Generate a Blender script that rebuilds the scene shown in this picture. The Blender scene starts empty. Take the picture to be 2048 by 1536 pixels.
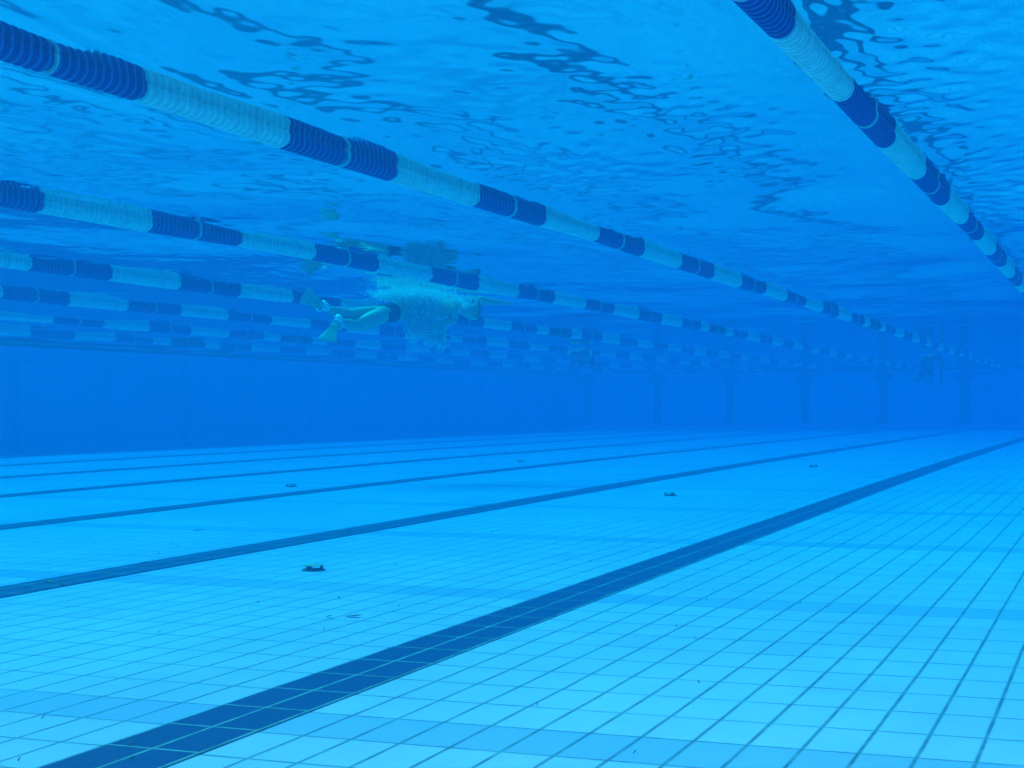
import bpy, bmesh, math, random
import numpy as np
from mathutils import Vector, Matrix

sc = bpy.context.scene
# ------------------------------------------------------------------ camera
YAW, PITCH, ROLL, FPX = 0.37639, 0.01666, -0.00537, 3107.6
CAM = Vector((0.0, 0.0, -1.261))
fwd = Vector((-math.sin(YAW), math.cos(YAW), 0)); rt = Vector((math.cos(YAW), math.sin(YAW), 0))
up = Vector((0, 0, 1))
f2 = fwd * math.cos(PITCH) + up * math.sin(PITCH)
u2 = up * math.cos(PITCH) - fwd * math.sin(PITCH)
r3 = rt * math.cos(ROLL) + u2 * math.sin(ROLL)
u3 = u2 * math.cos(ROLL) - rt * math.sin(ROLL)
cd = bpy.data.cameras.new('camera'); cam = bpy.data.objects.new('camera', cd)
sc.collection.objects.link(cam)
M = Matrix((r3, u3, -f2)).transposed().to_4x4(); M.translation = CAM
cam.matrix_world = M
cd.sensor_width = 36; cd.lens = 36 * FPX / 2048; cd.clip_start = 0.05; cd.clip_end = 400
sc.camera = cam

# ------------------------------------------------------------------ sky, sun, exposure
SUN_EL, SUN_AZ = math.radians(58), math.radians(-70)     # azimuth from +Y, negative = to the left
wd = bpy.data.worlds.new('World'); sc.world = wd; wd.use_nodes = True
nt = wd.node_tree; nt.nodes.clear()
sky = nt.nodes.new('ShaderNodeTexSky'); sky.sky_type = 'NISHITA'; sky.sun_disc = False
sky.sun_elevation = SUN_EL; sky.sun_rotation = SUN_AZ; sky.air_density = 1.0; sky.dust_density = 2.0
bg = nt.nodes.new('ShaderNodeBackground'); bg.inputs[1].default_value = 0.15
ow = nt.nodes.new('ShaderNodeOutputWorld')
nt.links.new(sky.outputs[0], bg.inputs[0]); nt.links.new(bg.outputs[0], ow.inputs[0])
sd = bpy.data.lights.new('sun', 'SUN'); sd.energy = 3.0; sd.angle = math.radians(34); sd.color = (1.0, 0.95, 0.87)
so = bpy.data.objects.new('sun', sd); sc.collection.objects.link(so)
sdir = Vector((math.sin(SUN_AZ) * math.cos(SUN_EL), math.cos(SUN_AZ) * math.cos(SUN_EL), math.sin(SUN_EL)))
so.rotation_euler = sdir.to_track_quat('Z', 'Y').to_euler(); so.location = (-8, 20, 30)
sc.view_settings.view_transform = 'Standard'; sc.view_settings.look = 'None'
sc.view_settings.gamma = 1; sc.view_settings.use_curve_mapping = False
sc.view_settings.exposure = 0.80
sc.render.engine = 'CYCLES'
cy = sc.cycles
cy.use_denoising = True
try: cy.denoiser = 'OPENIMAGEDENOISE'; cy.denoising_input_passes = 'RGB_ALBEDO_NORMAL'
except Exception: pass
cy.max_bounces = 12; cy.diffuse_bounces = 7; cy.glossy_bounces = 4; cy.transmission_bounces = 4
cy.transparent_max_bounces = 40; cy.volume_bounces = 3
cy.sample_clamp_indirect = 6.0; cy.caustics_reflective = True
cy.volume_step_rate = 1.0

# water body (per channel, 1/m)
SIG_S = (0.0010, 0.0102, 0.0240)
SIG_A = (0.420, 0.0395, 0.0130)
WAVE_SLOPE = 0.039

# ------------------------------------------------------------------ helpers
def link(o, parent=None):
    sc.collection.objects.link(o)
    if parent is not None: o.parent = parent
    return o

def tag(o, label=None, cat=None, group=None, kind=None):
    if label: o['label'] = label
    if cat: o['category'] = cat
    if group: o['group'] = group
    if kind: o['kind'] = kind
    return o

def empty(name, loc=(0, 0, 0), rz=0.0):
    o = bpy.data.objects.new(name, None); o.location = loc; o.rotation_euler = (0, 0, rz)
    o.empty_display_size = 0.2
    return link(o)

def mesh_obj(name, verts, faces, mat=None, parent=None, smooth=False, mats=None, fmat=None):
    me = bpy.data.meshes.new(name); me.from_pydata([tuple(v) for v in verts], [], [tuple(f) for f in faces]); me.update()
    for m in (mats or ([mat] if mat else [])): me.materials.append(m)
    if fmat is not None: me.polygons.foreach_set('material_index', fmat)
    if smooth: me.polygons.foreach_set('use_smooth', [True] * len(me.polygons))
    return link(bpy.data.objects.new(name, me), parent)

def bm_obj(name, bm, mat, parent=None, smooth=False):
    me = bpy.data.meshes.new(name); bm.normal_update(); bm.to_mesh(me); bm.free(); me.materials.append(mat)
    if smooth: me.polygons.foreach_set('use_smooth', [True] * len(me.polygons))
    return link(bpy.data.objects.new(name, me), parent)

def add_box(bm, lo, hi, bevel=0.0):
    r = bmesh.ops.create_cube(bm, size=1.0)
    for v in r['verts']:
        v.co = Vector([lo[i] + (v.co[i] + .5) * (hi[i] - lo[i]) for i in range(3)])
    if bevel:
        es = list({e for v in r['verts'] for e in v.link_edges})
        bmesh.ops.bevel(bm, geom=es, offset=bevel, segments=2, profile=.5, affect='EDGES')

def add_lathe(bm, prof, n=32, axis='Z', cap=True):
    """prof: list of (along, radius)"""
    rings = []
    for (a, r) in prof:
        ring = []
        for k in range(n):
            t = 2 * math.pi * k / n
            c, s = r * math.cos(t), r * math.sin(t)
            ring.append(bm.verts.new((c, s, a) if axis == 'Z' else (c, a, s)))
        rings.append(ring)
    for i in range(len(rings) - 1):
        for k in range(n):
            q = (rings[i][k], rings[i][(k + 1) % n], rings[i + 1][(k + 1) % n], rings[i + 1][k])
            bm.faces.new(q if axis == 'Z' else q[::-1])
    if cap:
        bm.faces.new(rings[0][::-1] if axis == 'Z' else rings[0]); bm.faces.new(rings[-1] if axis == 'Z' else rings[-1][::-1])

class NT:
    """tiny helper to write node trees"""
    def __init__(s, name):
        s.m = bpy.data.materials.new(name); s.m.use_nodes = True; s.t = s.m.node_tree; s.t.nodes.clear()
        s.out = s.t.nodes.new('ShaderNodeOutputMaterial')
    def n(s, typ, **kw):
        nd = s.t.nodes.new(typ)
        for k, v in kw.items(): setattr(nd, k, v)
        return nd
    def set(s, sock, v):
        if hasattr(v, 'links') or isinstance(v, bpy.types.NodeSocket): s.t.links.new(v, sock)
        else: sock.default_value = v
    def math(s, op, a, b=None, clamp=False):
        nd = s.n('ShaderNodeMath', operation=op); nd.use_clamp = clamp
        s.set(nd.inputs[0], a)
        if b is not None: s.set(nd.inputs[1], b)
        return nd.outputs[0]
    def mix(s, f, a, b):
        nd = s.n('ShaderNodeMix', data_type='RGBA')
        s.set(nd.inputs[0], f); s.set(nd.inputs[6], a); s.set(nd.inputs[7], b)
        return nd.outputs[2]
    def ramp(s, f, lo, hi):
        nd = s.n('ShaderNodeMapRange'); nd.clamp = True
        s.set(nd.inputs[0], f); nd.inputs[1].default_value = lo; nd.inputs[2].default_value = hi
        return nd.outputs[0]
    def noise(s, vec, scale, detail=3.0, rough=0.55):
        nd = s.n('ShaderNodeTexNoise'); s.set(nd.inputs['Vector'], vec)
        nd.inputs['Scale'].default_value = scale; nd.inputs['Detail'].default_value = detail
        nd.inputs['Roughness'].default_value = rough
        return nd.outputs['Fac']
    def bsdf(s, col, rough=0.5, **kw):
        b = s.n('ShaderNodeBsdfPrincipled')
        s.set(b.inputs['Base Color'], col); s.set(b.inputs['Roughness'], rough)
        for k, v in kw.items(): s.set(b.inputs[k.replace('_', ' ')], v)
        s.t.links.new(b.outputs[0], s.out.inputs[0])
        return b

def simple(name, col, rough=0.5, var=0.12, scale=30.0, **kw):
    t = NT(name); co = t.n('ShaderNodeTexCoord').outputs['Object']
    f = t.noise(co, scale)
    c2 = tuple(c * (1 - var * 2) for c in col[:3]) + (1,)
    c1 = tuple(min(1, c * (1 + var)) for c in col[:3]) + (1,)
    t.bsdf(t.mix(t.ramp(f, .3, .7), c2, c1), rough, **kw)
    return t.m

TW, TL = 0.135, 0.27          # tile width (across the lanes) and length (along them)
XA = -2.222                   # centre of the first lane line in view
Y0 = 3.218

def tile_mat(name, base, alt, grout, coords='floor', gw=0.0048, gl=0.0030, band=None, grout_amt=1.0, mottle=0.25, gloss=0.35, cross=0, tilevar=.7):
    t = NT(name)
    geo = t.n('ShaderNodeNewGeometry').outputs['Position']
    sep = t.n('ShaderNodeSeparateXYZ'); t.t.links.new(geo, sep.inputs[0])
    X, Y, Z = sep.outputs
    wob = t.noise(geo, 1.3, 2.0)
    wob = t.math('MULTIPLY', t.math('SUBTRACT', wob, .5), 0.008)
    if coords == 'floor': a, b, aw, bw = X, Y, TW, TL
    elif coords == 'side': a, b, aw, bw = Z, Y, TW, TL
    else: a, b, aw, bw = Z, X, TW, TL
    a0 = XA if coords == 'floor' else -0.06
    b0 = Y0 if coords != 'end' else XA
    u = t.math('DIVIDE', t.math('SUBTRACT', t.math('ADD', a, wob), a0), aw)
    v = t.math('DIVIDE', t.math('SUBTRACT', t.math('ADD', b, wob), b0), bw)
    iu, iv = t.math('FLOOR', u), t.math('FLOOR', v)
    def edge(q, w, width):
        fr = t.math('FRACT', q)
        d = t.math('MULTIPLY', t.math('MINIMUM', fr, t.math('SUBTRACT', 1.0, fr)), w)
        nd = t.n('ShaderNodeMapRange'); nd.clamp = True
        t.set(nd.inputs[0], d); nd.inputs[1].default_value = width * 0.4; nd.inputs[2].default_value = width * 1.7
        nd.inputs[3].default_value = 1; nd.inputs[4].default_value = 0
        return nd.outputs[0]
    g1, g2 = edge(u, aw, gw), edge(v, bw, gl)
    # grout is dirtier in places
    dirt = t.noise(geo, 2.1, 4.0, .65)
    if not cross: g2 = t.math('MULTIPLY', g2, t.ramp(t.noise(geo, 1.1, 2.0), .0, .45))
    g = t.math('MAXIMUM', g1, g2)
    comb = t.n('ShaderNodeCombineXYZ'); t.t.links.new(iu, comb.inputs[0]); t.t.links.new(iv, comb.inputs[1])
    wn = t.n('ShaderNodeTexWhiteNoise', noise_dimensions='3D'); t.t.links.new(comb.outputs[0], wn.inputs[0])
    rnd = wn.outputs[0]
    mv = t.math('ADD', t.math('MULTIPLY', rnd, tilevar), t.math('MULTIPLY', t.ramp(dirt, .35, .65), 1 - tilevar))
    c = t.mix(mv, base, alt)
    if band is not None:
        # every tenth row across the pool is laid in a slightly bluer tile
        k = t.math('FLOORED_MODULO', t.math('SUBTRACT', iv, 1.0), 10.0)
        isb = t.math('LESS_THAN', k, 0.5)
        pm = t.n('ShaderNodeCombineXYZ'); t.t.links.new(t.math('FLOOR', t.math('DIVIDE', iu, 3.0)), pm.inputs[0]); t.t.links.new(iv, pm.inputs[1])
        pw = t.n('ShaderNodeTexWhiteNoise', noise_dimensions='3D'); t.t.links.new(pm.outputs[0], pw.inputs[0])
        c = t.mix(t.math('MULTIPLY', isb, t.math('ADD', t.math('MULTIPLY', pw.outputs[0], .3), .7)), c, band)
    # a few odd replacement tiles
    c = t.mix(t.math('MULTIPLY', t.math('GREATER_THAN', rnd, .985), .3 if coords == 'floor' and not cross else 0.0), c, tuple(q * .68 for q in base[:3]) + (1,))
    # darker mottled patches, broad and fine
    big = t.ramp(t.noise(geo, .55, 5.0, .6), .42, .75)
    c = t.mix(t.math('MULTIPLY', big, mottle), c, tuple(q * .72 for q in base[:3]) + (1,))
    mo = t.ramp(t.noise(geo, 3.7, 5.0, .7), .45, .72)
    c = t.mix(t.math('MULTIPLY', mo, mottle * .5), c, tuple(q * .70 for q in base[:3]) + (1,))
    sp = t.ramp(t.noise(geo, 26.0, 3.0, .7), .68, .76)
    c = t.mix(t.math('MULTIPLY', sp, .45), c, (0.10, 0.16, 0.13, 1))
    gd = t.mix(t.ramp(t.noise(geo, 9.0, 4.0, .7), .35, .65), grout, tuple(q * .45 for q in grout[:3]) + (1,))
    c = t.mix(t.math('MULTIPLY', g, grout_amt), c, gd)
    bs = t.bsdf(c, gloss)
    bump = t.n('ShaderNodeBump'); bump.inputs['Strength'].default_value = .5; bump.inputs['Distance'].default_value = .003
    t.t.links.new(t.math('SUBTRACT', 1.0, g), bump.inputs['Height']); t.t.links.new(bump.outputs[0], bs.inputs['Normal'])
    return t.m

GROUT = (0.16, 0.22, 0.19, 1)
m_floor = tile_mat('pale_floor_tiles', (0.64, 0.51, 0.82, 1), (0.50, 0.43, 0.76, 1), (0.17, 0.25, 0.25, 1), 'floor', gw=.0048, gl=.0054, mottle=.6, tilevar=.3, band=(0.28, 0.34, 0.68, 1))
m_line = tile_mat('dark_blue_tiles', (0.004, 0.016, 0.09, 1), (0.006, 0.022, 0.115, 1), (0.24, 0.38, 0.36, 1), 'floor', gw=.0042, gl=.0036, mottle=.1, cross=1)
m_wall_side = tile_mat('pale_wall_tiles_side', (0.54, 0.46, 0.80, 1), (0.50, 0.44, 0.78, 1), GROUT, 'side', band=(0.36, 0.37, 0.70, 1), grout_amt=.35)
m_wall_end = tile_mat('pale_wall_tiles_end', (0.52, 0.42, 0.74, 1), (0.49, 0.40, 0.72, 1), GROUT, 'end', grout_amt=.35)
m_target = tile_mat('dark_wall_target_tiles', (0.004, 0.018, 0.09, 1), (0.006, 0.022, 0.11, 1), (0.10, 0.22, 0.20, 1), 'end', mottle=.1)
m_coping = simple('stone_coping', (0.55, 0.53, 0.48), .7)
m_dark_gap = simple('dark_gutter_grate', (0.010, 0.016, 0.022), .6)
m_deck = simple('deck_paving', (0.50, 0.47, 0.42), .8, scale=4)
def plastic(name, col, transl, rough=.4):
    t = NT(name); co = t.n('ShaderNodeTexCoord').outputs['Object']
    f = t.ramp(t.noise(co, 22.0), .3, .7)
    c = t.mix(f, tuple(q * .78 for q in col) + (1,), tuple(col) + (1,))
    b = t.bsdf(c, rough); tl_ = t.n('ShaderNodeBsdfTranslucent'); t.t.links.new(c, tl_.inputs[0])
    m = t.n('ShaderNodeMixShader'); m.inputs[0].default_value = transl
    t.t.links.new(b.outputs[0], m.inputs[1]); t.t.links.new(tl_.outputs[0], m.inputs[2]); t.t.links.new(m.outputs[0], t.out.inputs[0])
    return t.m
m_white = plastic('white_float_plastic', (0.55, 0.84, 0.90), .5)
m_white_rim_lit = plastic('white_float_rim_lit', (0.70, 0.95, 0.93), .5)  # rim colours painted paler than the discs, for light caught by thin edges
m_blue_rim_lit = plastic('blue_float_rim_lit', (0.06, 0.20, 0.62), .45)
m_black_rim_lit = plastic('dark_float_rim_lit', (0.015, 0.025, 0.08), .3)
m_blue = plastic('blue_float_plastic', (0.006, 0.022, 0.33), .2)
m_black = simple('dark_float_plastic', (0.010, 0.012, 0.030), .40, var=.2, scale=24)
m_ring = simple('pale_ring_plastic', (0.50, 0.62, 0.56), .5)
m_cable = simple('steel_cable', (0.30, 0.32, 0.33), .4, Metallic=.8)
m_skin_silhouette = simple('wet_skin_silhouette', (0.15, 0.10, 0.08), .5)  # silhouette darkness of the far swimmers put into the skin colour
m_skin = simple('wet_skin', (0.56, 0.44, 0.30), .45, var=.08, scale=9)
m_trunks = simple('dark_swim_fabric', (0.012, 0.02, 0.07), .7)
m_cap = simple('swim_cap_rubber', (0.30, 0.34, 0.30), .4)
m_gog = simple('dark_goggle_plastic', (0.01, 0.01, 0.02), .25)
m_fin = simple('pale_fin_rubber', (0.42, 0.50, 0.34), .5)
m_strap = simple('white_fin_rubber', (0.82, 0.85, 0.82), .4)
m_bubble = plastic('air_bubble_froth', (1.0, 1.0, 1.0), .35, .1)
_bt = m_bubble.node_tree; _last = _bt.nodes['Material Output'].inputs['Surface'].links[0].from_socket if 'Material Output' in _bt.nodes else [n for n in _bt.nodes if n.type == 'OUTPUT_MATERIAL'][0].inputs[0].links[0].from_socket
_tb = _bt.nodes.new('ShaderNodeBsdfTransparent'); _mb = _bt.nodes.new('ShaderNodeMixShader'); _mb.inputs[0].default_value = .42
_bt.links.new(_last, _mb.inputs[1]); _bt.links.new(_tb.outputs[0], _mb.inputs[2])
_bt.links.new(_mb.outputs[0], [n for n in _bt.nodes if n.type == 'OUTPUT_MATERIAL'][0].inputs[0])
m_steel = simple('dull_steel', (0.30, 0.36, 0.30), .45)
m_steel_dark = simple('tarnished_steel', (0.10, 0.15, 0.14), .5)
m_debris = simple('rotted_leaf', (0.09, 0.11, 0.07), .8)

# ------------------------------------------------------------------ pool shell
XL, XR, YN, YF = -18.475, 1.525, -3.9, 50.6
KY = np.array([-5, 2.5, 4.5, 7, 10, 15, 22, 32, 60.]); KD = np.array([.832, .830, .819, .800, .786, .757, .736, .732, .722])
_gy = np.linspace(-5, 60, 400)
_gd = np.interp(_gy, KY, KD); _ker = np.hanning(17); _ker /= _ker.sum()
_gs = np.convolve(np.pad(_gd, 8, mode='edge'), _ker, mode='valid')
def floor_z(y): return CAM.z - float(np.interp(y, _gy, _gs))

def strip(name, x0, x1, ya, yb, dz, mat, step=0.5, thick=0.0, **kw):
    n = max(1, int(round((yb - ya) / step)))
    ys = [ya + (yb - ya) * i / n for i in range(n + 1)]
    V, F = [], []
    for y in ys:
        z = floor_z(y) + dz
        V += [(x0, y, z), (x1, y, z)]
    for i in range(n): F.append((2 * i, 2 * i + 1, 2 * i + 3, 2 * i + 2))
    if thick:
        m = len(V); V += [(x, y, z - thick) for (x, y, z) in V]
        for i in range(n):
            F.append((2 * i, 2 * i + 2, m + 2 * i + 2, m + 2 * i)); F.append((2 * i + 1, m + 2 * i + 1, m + 2 * i + 3, 2 * i + 3))
    return mesh_obj(name, V, F, mat, **kw)

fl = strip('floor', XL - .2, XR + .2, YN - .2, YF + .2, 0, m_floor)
tag(fl, kind='structure')

ordinal = ['second', 'third', 'fourth', 'fifth', 'sixth', 'seventh']
line_labels = {
    -1: 'dark blue lane line straight below the camera, under the lane beside the nearest rope',
    0: 'widest and nearest dark blue tiled lane line, running up from the bottom left corner',
    1: 'dark blue lane line next beyond the widest one, second from the front',
    2: 'dark blue lane line third from the front, beyond the two wide ones',
    3: 'thin dark blue lane line fourth from the front',
    4: 'thin dark blue lane line fifth from the front, near the far side wall',
    5: 'very thin faint lane line, second out from the far side wall',
    6: 'faintest lane line, closest to the foot of the far side wall'}
for k in range(-1, 7):
    xc = XA - 2.5 * k
    o = strip('lane_line', xc - TW - .003, xc + TW + .003, YN + 2.2, YF - 2.2, 0.004, m_line, thick=.008)
    tag(o, line_labels[k], 'lane line', 'dark blue lane lines on the pool floor')

def box_obj(name, lo, hi, mat, parent=None, bevel=0.0):
    bm = bmesh.new(); add_box(bm, lo, hi, bevel); return bm_obj(name, bm, mat, parent)

WALLS = [
    ('side_wall', 'long pale tiled side wall of the pool behind the farthest lane rope', m_wall_side, (XL - .4, YN - .4, -2.6), (XL, YF + .4, -.075), 'L'),
    ('side_wall', 'pale tiled side wall right beside the camera lane', m_wall_side, (XR, YN - .4, -2.6), (XR + .4, YF + .4, -.075), 'R'),
    ('end_wall', 'hazy far end wall carrying the row of dark cross targets', m_wall_end, (XL, YF, -2.6), (XR, YF + .4, -.075), 'F'),
    ('end_wall', 'pale tiled end wall behind the camera', m_wall_end, (XL, YN - .4, -2.6), (XR, YN, -.075), 'N')]
for nm, lb, mt, lo, hi, side in WALLS:
    w = box_obj(nm, lo, hi, mt); tag(w, lb, 'wall')
    # the overflow gutter: dark grate slot with a stone lip above it
    lo2, hi2 = list(lo), list(hi); lo2[2], hi2[2] = -.075, -.012
    lo3, hi3 = list(lo), list(hi); lo3[2], hi3[2] = -.012, .05
    if side == 'L': hi2[0] -= .05
    if side == 'R': lo2[0] += .05
    if side == 'F': lo2[1] += .05
    if side == 'N': hi2[1] -= .05
    g = box_obj('overflow_gutter', lo2, hi2, m_dark_gap, w)
    c = box_obj('coping', lo3, hi3, m_coping, w)
    # rounded cove where the wall meets the floor
    CR, NC = .24, 8; V, F = [], []
    ss = np.linspace(YN, YF, 110) if side in 'LR' else np.array([XL, XR])
    for q in ss:
        for k in range(NC + 1):
            a = math.pi / 2 * k / NC; off = CR * (1 - math.sin(a)) ; hh = CR * (1 - math.cos(a))
            yy = q if side in 'LR' else (YF if side == 'F' else YN); z = floor_z(yy) + hh + .003
            off += .003
            V.append({'L': (XL + off, q, z), 'R': (XR - off, q, z), 'F': (q, YF - off, z), 'N': (q, YN + off, z)}[side])
    for i in range(len(ss) - 1):
        for k in range(NC):
            f = (i * (NC + 1) + k, i * (NC + 1) + k + 1, (i + 1) * (NC + 1) + k + 1, (i + 1) * (NC + 1) + k)
            F.append(f if side in 'RF' else f[::-1])
    mesh_obj('floor_cove', V, F, mt, w, True)
for k, (lo, hi) in enumerate([((XL - 2.4, YN - 2.4, -.3), (XL - .4, YF + 2.4, .045)), ((XR + .4, YN - 2.4, -.3), (XR + 2.4, YF + 2.4, .045)),
              ((XL - .4, YF + .4, -.3), (XR + .4, YF + 2.4, .045)), ((XL - .4, YN - 2.4, -.3), (XR + .4, YN - .4, .045))]):
    d = box_obj('pool_deck', lo, hi, m_deck); tag(d, kind='structure')

# wall targets (dark upright with a crossbar)
def make_target(x):
    r = empty('wall_target', (x, YF, floor_z(YF)))
    H = -.078 - floor_z(YF)
    bm = bmesh.new(); add_box(bm, (-TW, -.008, .23), (TW, .02, H)); bm_obj('upright', bm, m_target, r)
    bm = bmesh.new(); add_box(bm, (-.30, -.011, H - .33), (.30, .018, H - .07)); bm_obj('crossbar', bm, m_target, r)
    return r
tl = {-1: 'dark target cross on the end wall of the camera lane',
      0: 'dark target cross on the end wall, just out past the right-hand one in view',
      1: 'dark cross target on the far wall, rightmost of the row in view',
      2: 'dark cross target on the far wall, second from the right in the row',
      3: 'dark cross target on the far wall, third from the right in the row',
      4: 'dark cross target on the far wall, third from the left in the row',
      5: 'faint cross target on the far wall, second from the left in the row',
      6: 'faintest cross target on the far wall, leftmost of the row, nearest the corner'}
for k in range(-1, 7):
    t_ = make_target(XA - 2.5 * k)
    tag(t_, tl[k], 'wall target', 'dark lane targets on the far end wall')

# ------------------------------------------------------------------ lane ropes
PER = 1.0989; ND = 22; RAD = 0.053
def disc_profile(L, nd, r=RAD):
    pr = [(0.0, .02)]
    p = L / nd
    for i in range(nd):
        a = i * p
        pr += [(a + .03 * p, r * .78), (a + .06 * p, r * .96), (a + .14 * p, r), (a + .30 * p, r), (a + .38 * p, r * .96), (a + .44 * p, r * .80), (a + .72 * p, r * .76), (a + .97 * p, r * .76)]
    pr.append((L, .02))
    return pr
def seg_mesh(name, L, nd, mat, split, rim):
    bm = bmesh.new()
    if split:
        h = L / 2 - .0045
        add_lathe(bm, disc_profile(h, nd // 2), 28, 'Y')
        bm2 = bmesh.new(); add_lathe(bm2, disc_profile(h, nd // 2), 28, 'Y')
        for v in bm2.verts: v.co.y += L / 2 + .0045
        me = bpy.data.meshes.new('tmp'); bm2.to_mesh(me); bm2.free(); bm.from_mesh(me); bpy.data.meshes.remove(me)
    else:
        add_lathe(bm, disc_profile(L, nd), 28, 'Y')
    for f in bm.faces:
        if min(math.hypot(v.co.x, v.co.z) for v in f.verts) > RAD * .9 and len(f.verts) == 4: f.material_index = 1  # outer faces take the paler, painted-lit rim colour
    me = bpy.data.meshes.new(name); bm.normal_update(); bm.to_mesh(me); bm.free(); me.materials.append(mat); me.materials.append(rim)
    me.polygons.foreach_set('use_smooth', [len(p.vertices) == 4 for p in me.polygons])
    return me
ME = {('w', 1): seg_mesh('white_floats', PER - .004, ND, m_white, False, m_white_rim_lit),
      ('w', .5): seg_mesh('white_floats_short', PER / 2 - .004, ND // 2, m_white, False, m_white_rim_lit),
      ('b', 1): seg_mesh('blue_floats', PER - .004, ND, m_blue, True, m_blue_rim_lit),
      ('d', 1): seg_mesh('dark_floats', PER - .004, ND, m_black, True, m_black_rim_lit)}
bm = bmesh.new(); add_lathe(bm, [(-.004, .03), (-.004, .050), (-.002, .0535), (.002, .0535), (.004, .050), (.004, .03)], 28, 'Y')
me_ring = bpy.data.meshes.new('spacer'); bm.to_mesh(me_ring); bm.free(); me_ring.materials.append(m_ring)
me_ring.polygons.foreach_set('use_smooth', [True] * len(me_ring.polygons))

ROPES = [  # lateral offset index, start of the dark run, dx, bow
    (0, 23.15, -.006, -.05), (1, 23.17, -.042, -.017), (2, 23.50, -.002, -.07), (3, 23.29, -.09, -.04), (4, 23.57, .043, .003),
    (5, 23.24, .019, 0), (6, 23.70, 0, 0)]
rope_labels = [
    'lane rope of blue and white floats steeply crossing the top right, nearest to the camera',
    'blue and white lane rope from the upper left edge down to the far right haze',
    'blue and white lane rope just in front of the swimmer with the bubbles',
    'blue and white lane rope just behind the swimmer with the bubbles',
    'blue and white lane rope third from the far side wall',
    'blue and white lane rope second from the far side wall',
    'faint blue and white lane rope closest to the far side wall and its dark gutter']
rr = random.Random(5)
for (n, D, dx, bow) in ROPES:
    x0 = -(0.9747 + 2.5 * n) + dx
    fx = lambda y: x0 + bow * (min(max((y - 15) / 10, -1.6), 1.9)) ** 2
    ph = rr.uniform(0, 6)
    fz = lambda y: -0.019 + .007 * math.sin(y * .9 + ph) + .004 * math.sin(y * 2.3 + ph * 2)
    root = empty('lane_rope', (x0, YN, 0))
    tag(root, rope_labels[n], 'lane rope', 'blue and white lane ropes floating along the pool')
    segs = [('d', D, 1), ('w', D - PER / 2, .5), ('w', D + PER, .5)]
    y = D - PER / 2 - PER; c = 'b'
    while y > YN + .25: segs.append((c, y, 1)); c = 'w' if c == 'b' else 'b'; y -= PER
    y = D + PER * 1.5; c = 'b'
    while y + PER < YF - .25: segs.append((c, y, 1)); c = 'w' if c == 'b' else 'b'; y += PER
    for (c, y, L) in sorted(segs, key=lambda s: s[1]):
        o = bpy.data.objects.new('float_segment', ME[(c, L)])
        y2 = y + PER * L
        a = Vector((fx(y), y, fz(y))); b = Vector((fx(y2), y2, fz(y2)))
        o.location = a - root.location
        d = b - a
        o.rotation_euler = (math.atan2(d.z, d.y), 0, -math.atan2(d.x, d.y))
        link(o, root)
        o['label'] = {'w': 'run of white disc floats', 'b': 'run of blue disc floats', 'd': 'dark marker run of disc floats'}[c]
        if c in 'bd':
            g = bpy.data.objects.new('spacer_ring', me_ring); g.location = (0, PER / 2, 0); link(g, o)
    # the steel cable through the floats
    V, F = [], []; ys = np.linspace(YN, YF, 110); nn = 8
    for y in ys:
        for k in range(nn):
            t = 2 * math.pi * k / nn
            V.append((fx(y) + .008 * math.cos(t) - root.location.x, y - root.location.y, fz(y) + .008 * math.sin(t)))
    for i in range(len(ys) - 1):
        for k in range(nn): F.append((i * nn + k, i * nn + (k + 1) % nn, (i + 1) * nn + (k + 1) % nn, (i + 1) * nn + k))
    mesh_obj('cable', V, F, m_cable, root, True)

# ------------------------------------------------------------------ swimmers
def skin_body(name, joints, edges, root_i, mat, sub=2):
    """joints: list of (Vector, radius or (rx, ry)); one continuous skinned surface"""
    me = bpy.data.meshes.new(name); me.from_pydata([tuple(j[0]) for j in joints], edges, []); me.update()
    o = bpy.data.objects.new(name, me); sc.collection.objects.link(o)
    m = o.modifiers.new('skin', 'SKIN'); m.use_smooth_shade = True; m.branch_smoothing = .4
    if not me.skin_vertices: raise RuntimeError('no skin layer')
    for i, j in enumerate(joints):
        r = j[1] if isinstance(j[1], tuple) else (j[1], j[1])
        me.skin_vertices[0].data[i].radius = r
        me.skin_vertices[0].data[i].use_root = (i == root_i)
    s = o.modifiers.new('sub', 'SUBSURF'); s.levels = sub; s.render_levels = sub
    dg = bpy.context.evaluated_depsgraph_get(); dg.update()
    nm = bpy.data.meshes.new_from_object(o.evaluated_get(dg))
    sc.collection.objects.unlink(o); bpy.data.objects.remove(o)
    nm.name = name; nm.materials.clear(); nm.materials.append(mat)
    nm.polygons.foreach_set('use_smooth', [True] * len(nm.polygons))
    return link(bpy.data.objects.new(name, nm))

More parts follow.
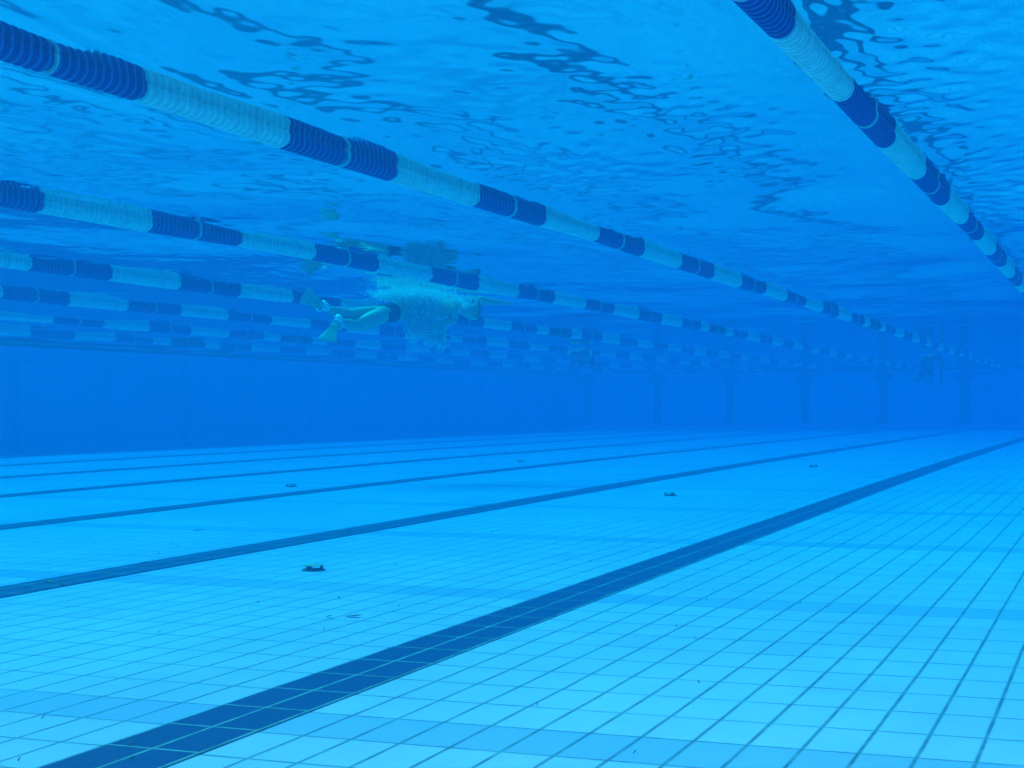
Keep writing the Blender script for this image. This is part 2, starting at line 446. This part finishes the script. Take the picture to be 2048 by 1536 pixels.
class Fig:
    def __init__(s): s.j = []; s.e = []; s.ix = {}
    def add(s, key, p, r, prev=None):
        s.j.append((Vector(p), r)); s.ix[key] = len(s.j) - 1
        if prev is not None: s.e.append((s.ix[prev], s.ix[key]))
    def limb(s, base, pts):
        prev = base
        for k, (p, r) in enumerate(pts):
            key = '%s_%d_%d' % (base, len(s.j), k); s.add(key, p, r, prev); prev = key
        return prev
    def hand(s, wrist, d, side, up, sc_=1.0):
        """palm and five fingers from the wrist joint; d = pointing direction, side = toward the thumb, up = back of hand"""
        d = Vector(d).normalized(); side = (Vector(side) - Vector(side).dot(d) * d).normalized(); nrm = d.cross(side)
        w = s.j[s.ix[wrist]][0]
        pk = wrist + '_palm'; s.add(pk, w + d * .075 * sc_, (.040 * sc_, .026 * sc_), wrist)
        for k, (off, ln) in enumerate([(.033, .070), (.012, .080), (-.010, .074), (-.031, .058)]):
            b = w + d * .105 * sc_ + side * off * sc_
            s.limb(pk, [(b, .0115 * sc_), (b + (d * .55 + nrm * .10) * ln * sc_, .0095 * sc_), (b + (d * .95 + nrm * .28) * ln * sc_, .0075 * sc_)])
        b = w + d * .045 * sc_ + side * .035 * sc_
        s.limb(wrist, [(b, .014 * sc_), (b + (d * .6 + side * .6) * .05 * sc_, .011 * sc_), (b + (d * .9 + side * .65) * .085 * sc_, .0085 * sc_)])

def blade(name, p0, p1, wdir, w0, w1, th, mat, parent=None, waist=.4):
    """swim fin blade from p0 (foot) to p1 (tip), flaring to w1"""
    p0, p1 = Vector(p0), Vector(p1); d = (p1 - p0); L = d.length; d.normalize()
    s = (Vector(wdir) - Vector(wdir).dot(d) * d).normalized(); n = d.cross(s)
    prof = [(0, w0 * .62, th * 2.6), (.12, w0 * .9, th * 3.2), (waist * .8, w0, th * 2.4), (waist, w0 * 1.05, th * 1.2), (.7, (w0 + w1) / 2, th * .8), (.95, w1, th * .55), (1.0, w1 * .8, th * .35)]
    V, F = [], []
    for (t, w, h) in prof:
        c = p0 + d * L * t + n * math.sin(t * 2.2) * .03
        for k in range(12):
            a = 2 * math.pi * k / 12
            V.append(c + s * (w / 2) * math.copysign(abs(math.cos(a)) ** .6, math.cos(a)) + n * h * math.sin(a))
    for i in range(len(prof) - 1):
        for k in range(12): F.append((i * 12 + k, i * 12 + (k + 1) % 12, (i + 1) * 12 + (k + 1) % 12, (i + 1) * 12 + k))
    F.append(tuple(range(11, -1, -1))); F.append(tuple(range((len(prof) - 1) * 12, len(prof) * 12)))
    return mesh_obj(name, V, F, mat, parent, True)

def torus_pts(c, ax, r, tr, n=24, m=8, sx=1.0, sdir=None):
    ax = Vector(ax).normalized(); a = ax.orthogonal().normalized() if sdir is None else (Vector(sdir) - Vector(sdir).dot(ax) * ax).normalized(); b = ax.cross(a); V, F = [], []
    for i in range(n):
        t = 2 * math.pi * i / n; rad = a * math.cos(t) * sx + b * math.sin(t)
        for k in range(m):
            q = 2 * math.pi * k / m
            V.append(Vector(c) + rad * (r + tr * math.cos(q)) + ax * tr * math.sin(q))
    for i in range(n):
        for k in range(m):
            F.append((i * m + k, i * m + (k + 1) % m, ((i + 1) % n) * m + (k + 1) % m, ((i + 1) % n) * m + k))
    return V, F

def ellipsoid(c, axes, n=20, m=12, cut=None):
    """axes: three vectors (with length); cut: keep only v where local z > cut"""
    V, F = [], []
    A, B, Cc = [Vector(a) for a in axes]
    lo = -math.pi / 2 if cut is None else math.asin(max(-1, min(1, cut)))
    for i in range(m + 1):
        la = lo + (math.pi / 2 - lo) * i / m
        for k in range(n):
            t = 2 * math.pi * k / n
            V.append(Vector(c) + A * math.cos(la) * math.cos(t) + B * math.cos(la) * math.sin(t) + Cc * math.sin(la))
    for i in range(m):
        for k in range(n): F.append((i * n + k, i * n + (k + 1) % n, (i + 1) * n + (k + 1) % n, (i + 1) * n + k))
    return V, F

# --- the swimmer in the middle lane: prone, one arm stretched ahead, the other pulling, short fins kicking
hip = Vector((-7.09, 14.39, -.262)); waist = Vector((-6.98, 14.61, -.225)); chest = Vector((-6.79, 14.98, -.180))
neck = Vector((-6.64, 15.29, -.150)); head = Vector((-6.545, 15.49, -.175))
ax = (neck - hip).normalized(); right = ax.cross(Vector((0, 0, 1))).normalized()   # toward +x,-y side (camera side)
upv = right.cross(ax).normalized()
F_ = Fig()
F_.add('hip', hip, (.165, .130)); F_.add('belly', hip.lerp(waist, .6), (.150, .118), 'hip'); F_.add('waist', waist, (.148, .115), 'belly')
F_.add('ribs', waist.lerp(chest, .55), (.172, .13), 'waist'); F_.add('chest', chest, (.195, .138), 'ribs')
F_.add('collar', chest.lerp(neck, .62), (.13, .095), 'chest'); F_.add('neck', neck, .056, 'collar')
hd = (head - neck).normalized()
F_.add('jaw', neck + hd * .085 - upv * .03, (.082, .092), 'neck'); F_.add('skull', head, (.108, .122), 'jaw'); F_.add('crown', head + hd * .085, (.078, .085), 'skull')
F_.add('nose', head - upv * .118 - hd * .01, .016, 'skull')
# stretched right arm (far side, near the surface)
s1 = chest.lerp(neck, .35) - right * .15 + upv * .03
sh_ = right * -.10
F_.add('shA', s1, .062, 'chest'); F_.limb('shA', [(s1 + (Vector((-6.50, 15.66, -.055)) + sh_ - s1) * .5, .062), (Vector((-6.50, 15.66, -.055)) + sh_, .052), (Vector((-6.43, 15.82, -.065)) + sh_, .045)])
F_.add('wrA', Vector((-6.375, 15.935, -.070)) + sh_ * .9, .033, list(F_.ix)[-1]); F_.hand('wrA', Vector((.25, .9, .03)), right, upv)
# pulling left arm, hanging down on the camera side
s2 = chest.lerp(neck, .2) + right * .20 - upv * .03
F_.add('shB', s2, .062, 'chest'); e2 = Vector((-6.60, 15.05, -.30)); w2 = Vector((-6.68, 14.84, -.37))
F_.limb('shB', [(s2.lerp(e2, .5), .056), (e2, .056), (e2.lerp(w2, .5), .048)])
F_.add('wrB', w2, .027, list(F_.ix)[-1]); F_.hand('wrB', Vector((-.4, -.7, -.5)), Vector((.2, .8, -.1)), right)
# legs
legs = {}
for nm, sd_, knee, ank, toe in (('A', 1, (-7.26, 14.04, -.400), (-7.22, 13.62, -.378), (-7.215, 13.52, -.47)),
                              ('B', -1, (-7.32, 14.02, -.290), (-7.34, 13.56, -.250), (-7.38, 13.46, -.20))):
    hp = hip + right * .085 * sd_ - ax * .04
    k_, a_, t_ = Vector(knee), Vector(ank), Vector(toe)
    # keep human lengths: thigh .42, shin .42
    t_ = a_ + (t_ - a_).normalized() * .15
    F_.add('hp' + nm, hp, .092, 'hip')
    last = F_.limb('hp' + nm, [(hp.lerp(k_, .45), .092), (k_, .066), (k_.lerp(a_, .35), .066), (k_.lerp(a_, .75), .042), (a_, .034)])
    F_.limb(last, [(a_.lerp(t_, .5), .036), (t_, (.042, .022))])
    F_.limb(last, [(a_ + (a_ - k_).normalized() * .035 + upv * .03, .028)])
    legs[nm] = (k_, a_, t_)
body = skin_body('person', F_.j, F_.e, 0, m_skin)
tag(body, 'swimmer in fins stretched out flat under the surface amid a cloud of bubbles', 'person')
def sub_mesh(name, VF, mat, parent): return mesh_obj(name, VF[0], VF[1], mat, parent, True)
def shell(name, body, test, off, mat):
    """clothing cut from the body's own surface and lifted off it"""
    me = body.data; keep = [p for p in me.polygons if test(p.center)]
    ix = {}; V = []; F = []
    for p in keep:
        for v in p.vertices:
            if v not in ix: ix[v] = len(V); V.append(me.vertices[v].co + me.vertices[v].normal * off)
    inner = len(V)
    V += [me.vertices[v].co + me.vertices[v].normal * (off - .003) for v in ix]
    edge = {}
    for p in keep:
        f = [ix[v] for v in p.vertices]; F.append(f); F.append([inner + q for q in reversed(f)])
        for a, b in zip(f, f[1:] + f[:1]):
            if (b, a) in edge: del edge[(b, a)]
            else: edge[(a, b)] = 1
    for (a, b) in edge: F.append((b, a, inner + a, inner + b))
    return mesh_obj(name, V, F, mat, body, True)
shell('swim_trunks', body, lambda c: -.04 < (c - hip).dot(ax) < .10 and ((c - hip) - ax * (c - hip).dot(ax)).length < .22, .007, m_trunks)
cp = shell('swim_cap', body, lambda c: (c - head).length < .165 and (c - head).dot(right) > -.085 and (c - head).dot((hd + upv * .5).normalized()) > -.005, .005, m_cap)
gv, gf = torus_pts(head - hd * .02, hd, .104, .007, sx=.95, sdir=right)
gg = mesh_obj('goggles', gv, gf, m_gog, body, True)
for s_ in (-1, 1):
    sub_mesh('lens', ellipsoid(head - upv * .100 + right * .036 * s_ + hd * .012, (right * .026, upv * .018, hd * .020), 12, 8), m_gog, gg)
for nm, tip, wd_ in (('A', (-7.22, 13.38, -.60), (.9, .45, .1)), ('B', (-7.40, 13.28, -.14), (.5, .3, .8))):
    k_, a_, t_ = legs[nm]
    dirn = (t_ - a_).normalized()
    fb = blade('swim_fin', a_ + dirn * .03, Vector(tip), wd_, .10, .20, .014, m_fin, body)
    sub_mesh('heel_strap', torus_pts(a_ + dirn * .05, dirn, .055, .010), m_strap, fb)
    sub_mesh('foot_sock', ellipsoid(a_ - (dirn * .01) + upv * .02, (dirn * .055, right * .045, dirn.cross(right).normalized() * .045), 16, 10), m_strap, fb)

# --- far swimmers, facing the camera, seen as dark shapes at the far end
def far_swimmer(base, heading, label, pull, legdrop):
    h = math.radians(heading); ax = Vector((math.sin(h), math.cos(h), 0)); right = ax.cross(Vector((0, 0, 1))); Z = Vector((0, 0, 1))
    b = Vector(base); f = Fig()
    f.add('hip', b - ax * .5 - Z * (.10 + legdrop * .5), (.13, .10)); f.add('waist', b - ax * .28 - Z * .06, (.12, .095), 'hip'); f.add('chest', b, (.16, .115), 'waist')
    f.add('collar', b + ax * .16, (.11, .08), 'chest'); f.add('neck', b + ax * .24 - Z * .01, .057, 'collar')
    f.add('jaw', b + ax * .31 - Z * .05, (.066, .075), 'neck'); f.add('skull', b + ax * .39 - Z * .04, (.078, .095), 'jaw'); f.add('crown', b + ax * .46 - Z * .01, .06, 'skull')
    f.add('nose', b + ax * .40 - Z * .14, .014, 'skull')
    sA = b + right * .19 + ax * .05
    f.add('shA', sA, .06, 'chest'); eA = sA + right * .04 + ax * .14 - Z * pull * .55; wA = sA - right * .04 + ax * .18 - Z * pull
    f.limb('shA', [(sA.lerp(eA, .5), .05), (eA, .04), (eA.lerp(wA, .5), .035)]); f.add('wrA', wA, .026, list(f.ix)[-1]); f.hand('wrA', (-.1, -.3, -.9), ax, right)
    sB = b - right * .19 + ax * .05
    f.add('shB', sB, .06, 'chest'); eB = sB - right * .05 + ax * .14 - Z * pull * .50; wB = sB + right * .02 + ax * .24 - Z * pull * .95
    f.limb('shB', [(sB.lerp(eB, .5), .05), (eB, .04), (eB.lerp(wB, .5), .035)]); f.add('wrB', wB, .026, list(f.ix)[-1]); f.hand('wrB', (.2, .3, -.8), ax, right)
    for s_ in (-1, 1):
        hp = f.j[0][0] + right * .085 * s_ - ax * .05; k_ = hp - ax * .36 - Z * (.12 + legdrop * .4) + right * .06 * s_; a_ = k_ - ax * .36 + Z * .04 * s_ + right * .04 * s_
        key = 'hp%d' % s_; f.add(key, hp, .09, 'hip')
        last = f.limb(key, [(hp.lerp(k_, .45), .078), (k_, .055), (k_.lerp(a_, .35), .057), (a_, .034)])
        f.limb(last, [(a_ - ax * .09 - Z * .02, .034), (a_ - ax * .19 - Z * .03, (.04, .02))])
    o = skin_body('person', f.j, f.e, 0, m_skin_silhouette, 1); tag(o, label, 'person')
    hp = f.j[0][0]; hc = b + ax * .40 - Z * .04
    shell('swim_trunks', o, lambda c: -.14 < (c - hp).dot(ax) < .08 and ((c - hp) - ax * (c - hp).dot(ax)).length < .24, .008, m_trunks)
    shell('swim_cap', o, lambda c: (c - hc).length < .17 and (c - hc).dot((ax + Z * .9).normalized()) > .01, .005, m_gog)
    return o
far_swimmer((-4.15, 36.6, -.10), 165, 'blurred dark swimmer near the far wall, arms down, between the two rightmost targets', .48, .35)
far_swimmer((-10.15, 29.5, -.12), 170, 'small dark swimmer at the surface left of the leftmost wall target', .16, .05)

# --- the cloud of bubbles round the swimmer: nobody could count them, one object
rng = np.random.default_rng(11)
ico_b = bmesh.new(); bmesh.ops.create_icosphere(ico_b, subdivisions=1, radius=1.0)
IV = np.array([v.co[:] for v in ico_b.verts]); IF = np.array([[v.index for v in f.verts] for f in ico_b.faces]); ico_b.free()
clumps = [  # centre, spread, count
    ((-6.92, 14.72, -.045), (.15, .20, .035), 1500), ((-6.87, 14.78, -.10), (.10, .14, .05), 1300), ((-6.80, 14.72, -.24), (.05, .06, .10), 1300),
    ((-6.86, 14.60, -.33), (.035, .04, .10), 620), ((-6.74, 14.78, -.36), (.035, .045, .09), 900), ((-6.68, 14.90, -.46), (.028, .03, .07), 330),
    ((-7.05, 14.48, -.07), (.09, .14, .03), 220), ((-6.64, 15.2, -.10), (.10, .16, .05), 160)]
P, R = [], []
for c, s, n in clumps:
    n = int(n * 5); c = (c[0] - .005, c[1] - .01, c[2])
    q = rng.normal(0, 1, (n, 3)) * np.array(s) + np.array(c)
    q = q[q[:, 2] < -.01]
    P.append(q); R.append(np.clip(rng.lognormal(math.log(.0047), .5, len(q)), .002, .018))
P = np.concatenate(P); R = np.concatenate(R)
V = (P[:, None, :] + IV[None] * R[:, None, None]).reshape(-1, 3)
F = (IF[None] + (np.arange(len(P)) * len(IV))[:, None, None]).reshape(-1, 3)
me = bpy.data.meshes.new('bubbles'); me.vertices.add(len(V)); me.vertices.foreach_set('co', V.ravel())
me.loops.add(F.size); me.loops.foreach_set('vertex_index', F.ravel().astype(np.int32))
me.polygons.add(len(F)); me.polygons.foreach_set('loop_start', np.arange(0, F.size, 3, dtype=np.int32))
me.update(calc_edges=True); me.materials.append(m_bubble); me.polygons.foreach_set('use_smooth', [True] * len(F))
bo = link(bpy.data.objects.new('bubbles', me)); tag(bo, 'white cloud of air bubbles streaming around the swimmer', 'bubbles', kind='stuff')

# ------------------------------------------------------------------ floor fittings
def make_inlet(x, y, rz, label):
    r = empty('floor_inlet', (x, y, floor_z(y)), rz)
    bm = bmesh.new(); add_lathe(bm, [(0, .060), (.005, .060), (.008, .052), (.009, .02)], 32); bm_obj('base_plate', bm, m_steel_dark, r)
    for k in range(3):
        a = k * 2.094 + .5
        bm = bmesh.new(); add_lathe(bm, [(.007, .008), (.025, .008)], 12)
        for v in bm.verts: v.co += Vector((.042 * math.cos(a), .042 * math.sin(a), 0))
        bm_obj('post', bm, m_steel_dark, r)
    bm = bmesh.new(); add_lathe(bm, [(.024, .052), (.026, .056), (.028, .056), (.030, .047), (.031, .01)], 32); bm_obj('cover_plate', bm, m_steel, r)
    tag(r, label, 'floor inlet', 'round floor inlets between the lane lines'); return r
for x, y, rz, lb in [(-3.81, 6.91, .2, 'round raised floor inlet nearest the camera, between the two widest lane lines'),
                     (-3.77, 13.34, 1.0, 'small floor inlet further along between the two nearest lane lines, right of centre'),
                     (-3.69, 19.68, 1.6, 'faint floor inlet farthest along between the two nearest lane lines'),
                     (-7.86, 13.8, .7, 'floor inlet on the left beyond the third lane line from the front'),
                     (-8.02, 20.6, 2.0, 'tiny floor inlet at mid picture beyond the third lane line from the front')]:
    make_inlet(x, y, rz, lb)

# bits of leaf and hair lying on the tiles
rd = random.Random(3); V, F = [], []
def flake(x, y, L, W, a, z=.004, n=7):
    base = len(V); c, s = math.cos(a), math.sin(a)
    for side in (0, .003):
        for k in range(n):
            t = 2 * math.pi * k / n; px = L * math.cos(t) * rd.uniform(.7, 1.1); py = W * math.sin(t) * rd.uniform(.6, 1.2)
            V.append((x + c * px - s * py, y + s * px + c * py, floor_z(y) + z + side + .004 * math.cos(t)))
    F.append(tuple(base + k for k in range(n - 1, -1, -1))); F.append(tuple(base + n + k for k in range(n)))
    for k in range(n): F.append((base + k, base + (k + 1) % n, base + n + (k + 1) % n, base + n + k))
spots = [(-4.83, 6.93, .022, .012), (-4.75, 6.05, .05, .015), (-4.62, 5.98, .03, .010), (-2.83, 5.46, .035, .014), (-2.92, 5.42, .012, .010), (-5.73, 8.82, .03, .008)]
for x, y, L, W in spots: flake(x, y, L, W, rd.uniform(0, 3), z=.006)
for k in range(70):
    y = 3.0 + 8 * rd.random() ** 1.6; x = rd.uniform(-5.5, .1) if y < 6 else rd.uniform(-7, -.5)
    flake(x, y, rd.uniform(.003, .0075), rd.uniform(.0009, .002), rd.uniform(0, 3.1), z=.005, n=5)
db = mesh_obj('debris', V, F, m_debris); tag(db, 'tiny dark flecks of leaf and hair lying on the floor tiles', 'debris', kind='stuff')

# ------------------------------------------------------------------ the water surface
view = math.atan2(f2.x, f2.y)
angs = [0.0]
while angs[-1] < math.pi:
    a = angs[-1]; st = math.radians(.085) if a < math.radians(25) else math.radians(.085) * (1 + (a - math.radians(25)) * 22)
    angs.append(a + min(st, math.radians(3)))
angs[-1] = math.pi
ang = np.array([-a for a in angs[:0:-1]] + angs) + view
rad = [0.0, .15]
while rad[-1] < 60: rad.append(rad[-1] + max(.02, rad[-1] * .0042))
rad = np.array(rad)
A_, R_ = np.meshgrid(ang, rad, indexing='ij')
GX, GY = R_ * np.sin(A_), R_ * np.cos(A_)
inside = (GX > XL) & (GX < XR) & (GY > YN) & (GY < YF)
GX = np.clip(GX, XL + .0, XR); GY = np.clip(GY, YN, YF)
rng = np.random.default_rng(4)
H = np.zeros_like(GX)
# slow warp so that the crests bend and never repeat
wx = GX + .22 * np.sin(GY * .9 + 1.3 * np.sin(GX * .5)) + .10 * np.sin(GX * 2.1 + GY * 1.7)
wy = GY + .22 * np.sin(GX * 1.1 + 2 + 1.2 * np.sin(GY * .43)) + .10 * np.sin(GX * 1.3 - GY * 2.4 + 1)
step = np.maximum(.02, R_ * .0042)
NWV = 90
lam = np.exp(np.linspace(math.log(.09), math.log(4.0), NWV))
patch = .62 + .38 * np.sin(GX * .8 + 1.5 * np.sin(GY * .37)) * np.sin(GY * .55 + 1.1 * np.sin(GX * .6 + 2)) 
near_right = 1 / (1 + np.exp(-(GX + .97) / .05))
calm = np.ones_like(GX)          # the floats of a rope hold the water still beside it
for n, D, dx, bow in ROPES[1:]:
    calm *= 1 - .82 * np.exp(-((GX + .9747 + 2.5 * n - dx) / .30) ** 2)
calm *= 1 - .6 * np.exp(-((GX + .9747) / .28) ** 2)
wake = 1 + 3.5 * np.exp(-(((GX + 6.95) ** 2 + (GY - 14.7) ** 2) / 1.0 ** 2))
rough = .5 + .9 / (1 + np.exp(-(np.sin(GX * 1.9 + 1.7 * np.sin(GY * .8)) + np.sin(GY * 1.3 + 1.4 * np.sin(GX * 1.2 + 1)) - .5) * 3))
for i, L in enumerate(lam):
    th = rng.uniform(0, 2 * math.pi) if rng.random() < .45 else rng.normal(.35, .5)
    k = 2 * math.pi / L
    w = .60 if L > 1.2 else (.48 if L > .5 else (.58 if L > .25 else 1.5))
    sl = WAVE_SLOPE * math.sqrt(2.0 / NWV) * w
    att = 1 / (1 + (1.5 * step / L) ** 4)
    mod = (patch if L < 1.2 else 1.0) * (rough if L < .4 else 1.0) * calm * (wake if L < .6 else 1.0) * att * (1 + (4.2 if L < .3 else (1.8 if L < .7 else .1)) * near_right)
    ph = rng.uniform(0, 6.283)
    H += (sl / k) * mod * np.sin(k * (wx * math.cos(th) + wy * math.sin(th)) + ph)
# ripples lapping round the floats of each rope
for n, D, dx, bow in ROPES:
    xr = -(0.9747 + 2.5 * n) + dx
    d_ = np.abs(GX - xr)
    H += .0022 * np.exp(-d_ / .22) * np.sin(2 * math.pi * (d_ / .17) + 1.5 * np.sin(GY * 2.7 + n) + GY * 3.0) / (1 + (2.2 * step / .2) ** 4)
na, nr = GX.shape
V = np.stack([GX, GY, H], -1).reshape(-1, 3)
I, J = np.meshgrid(np.arange(na - 1), np.arange(nr - 1), indexing='ij')
q = np.stack([I * nr + J, (I + 1) * nr + J, (I + 1) * nr + J + 1, I * nr + J + 1], -1).reshape(-1, 4)[:, ::-1]
ins = inside.ravel(); keep = ins[q].any(1); q = q[keep]
used = np.unique(q); remap = -np.ones(len(V), np.int64); remap[used] = np.arange(len(used)); q = remap[q]; V = V[used]
me = bpy.data.meshes.new('water'); me.vertices.add(len(V)); me.vertices.foreach_set('co', V.ravel())
me.loops.add(q.size); me.loops.foreach_set('vertex_index', q.ravel().astype(np.int32))
me.polygons.add(len(q)); me.polygons.foreach_set('loop_start', np.arange(0, q.size, 4, dtype=np.int32))
me.update(calc_edges=True); me.validate(); me.polygons.foreach_set('use_smooth', [True] * len(me.polygons))
if sum(me.polygons[i].normal.z for i in range(0, len(me.polygons), 997)) < 0: me.flip_normals()
t = NT('water_surface')
fr = t.n('ShaderNodeFresnel'); fr.inputs[0].default_value = 1.333
tr_ = t.n('ShaderNodeBsdfTransparent'); gl = t.n('ShaderNodeBsdfGlossy'); gl.inputs['Roughness'].default_value = .04
mx = t.n('ShaderNodeMixShader')
t.t.links.new(fr.outputs[0], mx.inputs[0]); t.t.links.new(tr_.outputs[0], mx.inputs[1]); t.t.links.new(gl.outputs[0], mx.inputs[2])
t.t.links.new(mx.outputs[0], t.out.inputs[0])
me.materials.append(t.m)
wo = link(bpy.data.objects.new('water', me)); tag(wo, kind='structure')
print('water faces', len(q))

# ------------------------------------------------------------------ the body of water (even density)
hz = box_obj('haze', (XL - 3.4, YN - 3.4, -3.7), (XR + 3.4, YF + 3.4, .14), m_deck)
hz.data.materials.clear()
t = NT('clear_pool_water')
def vol(cls, col, dens):
    n_ = t.n(cls); n_.inputs['Color'].default_value = tuple(col) + (1,); n_.inputs['Density'].default_value = dens; return n_
ds = max(SIG_S); vs = vol('ShaderNodeVolumeScatter', [c / ds for c in SIG_S], ds); vs.inputs['Anisotropy'].default_value = .45
da = max(SIG_A) * 1.001; va = vol('ShaderNodeVolumeAbsorption', [1 - c / da for c in SIG_A], da)
ad = t.n('ShaderNodeAddShader'); t.t.links.new(vs.outputs[0], ad.inputs[0]); t.t.links.new(va.outputs[0], ad.inputs[1])
t.t.links.new(ad.outputs[0], t.out.inputs['Volume'])
hz.data.materials.append(t.m); tag(hz, kind='stuff')
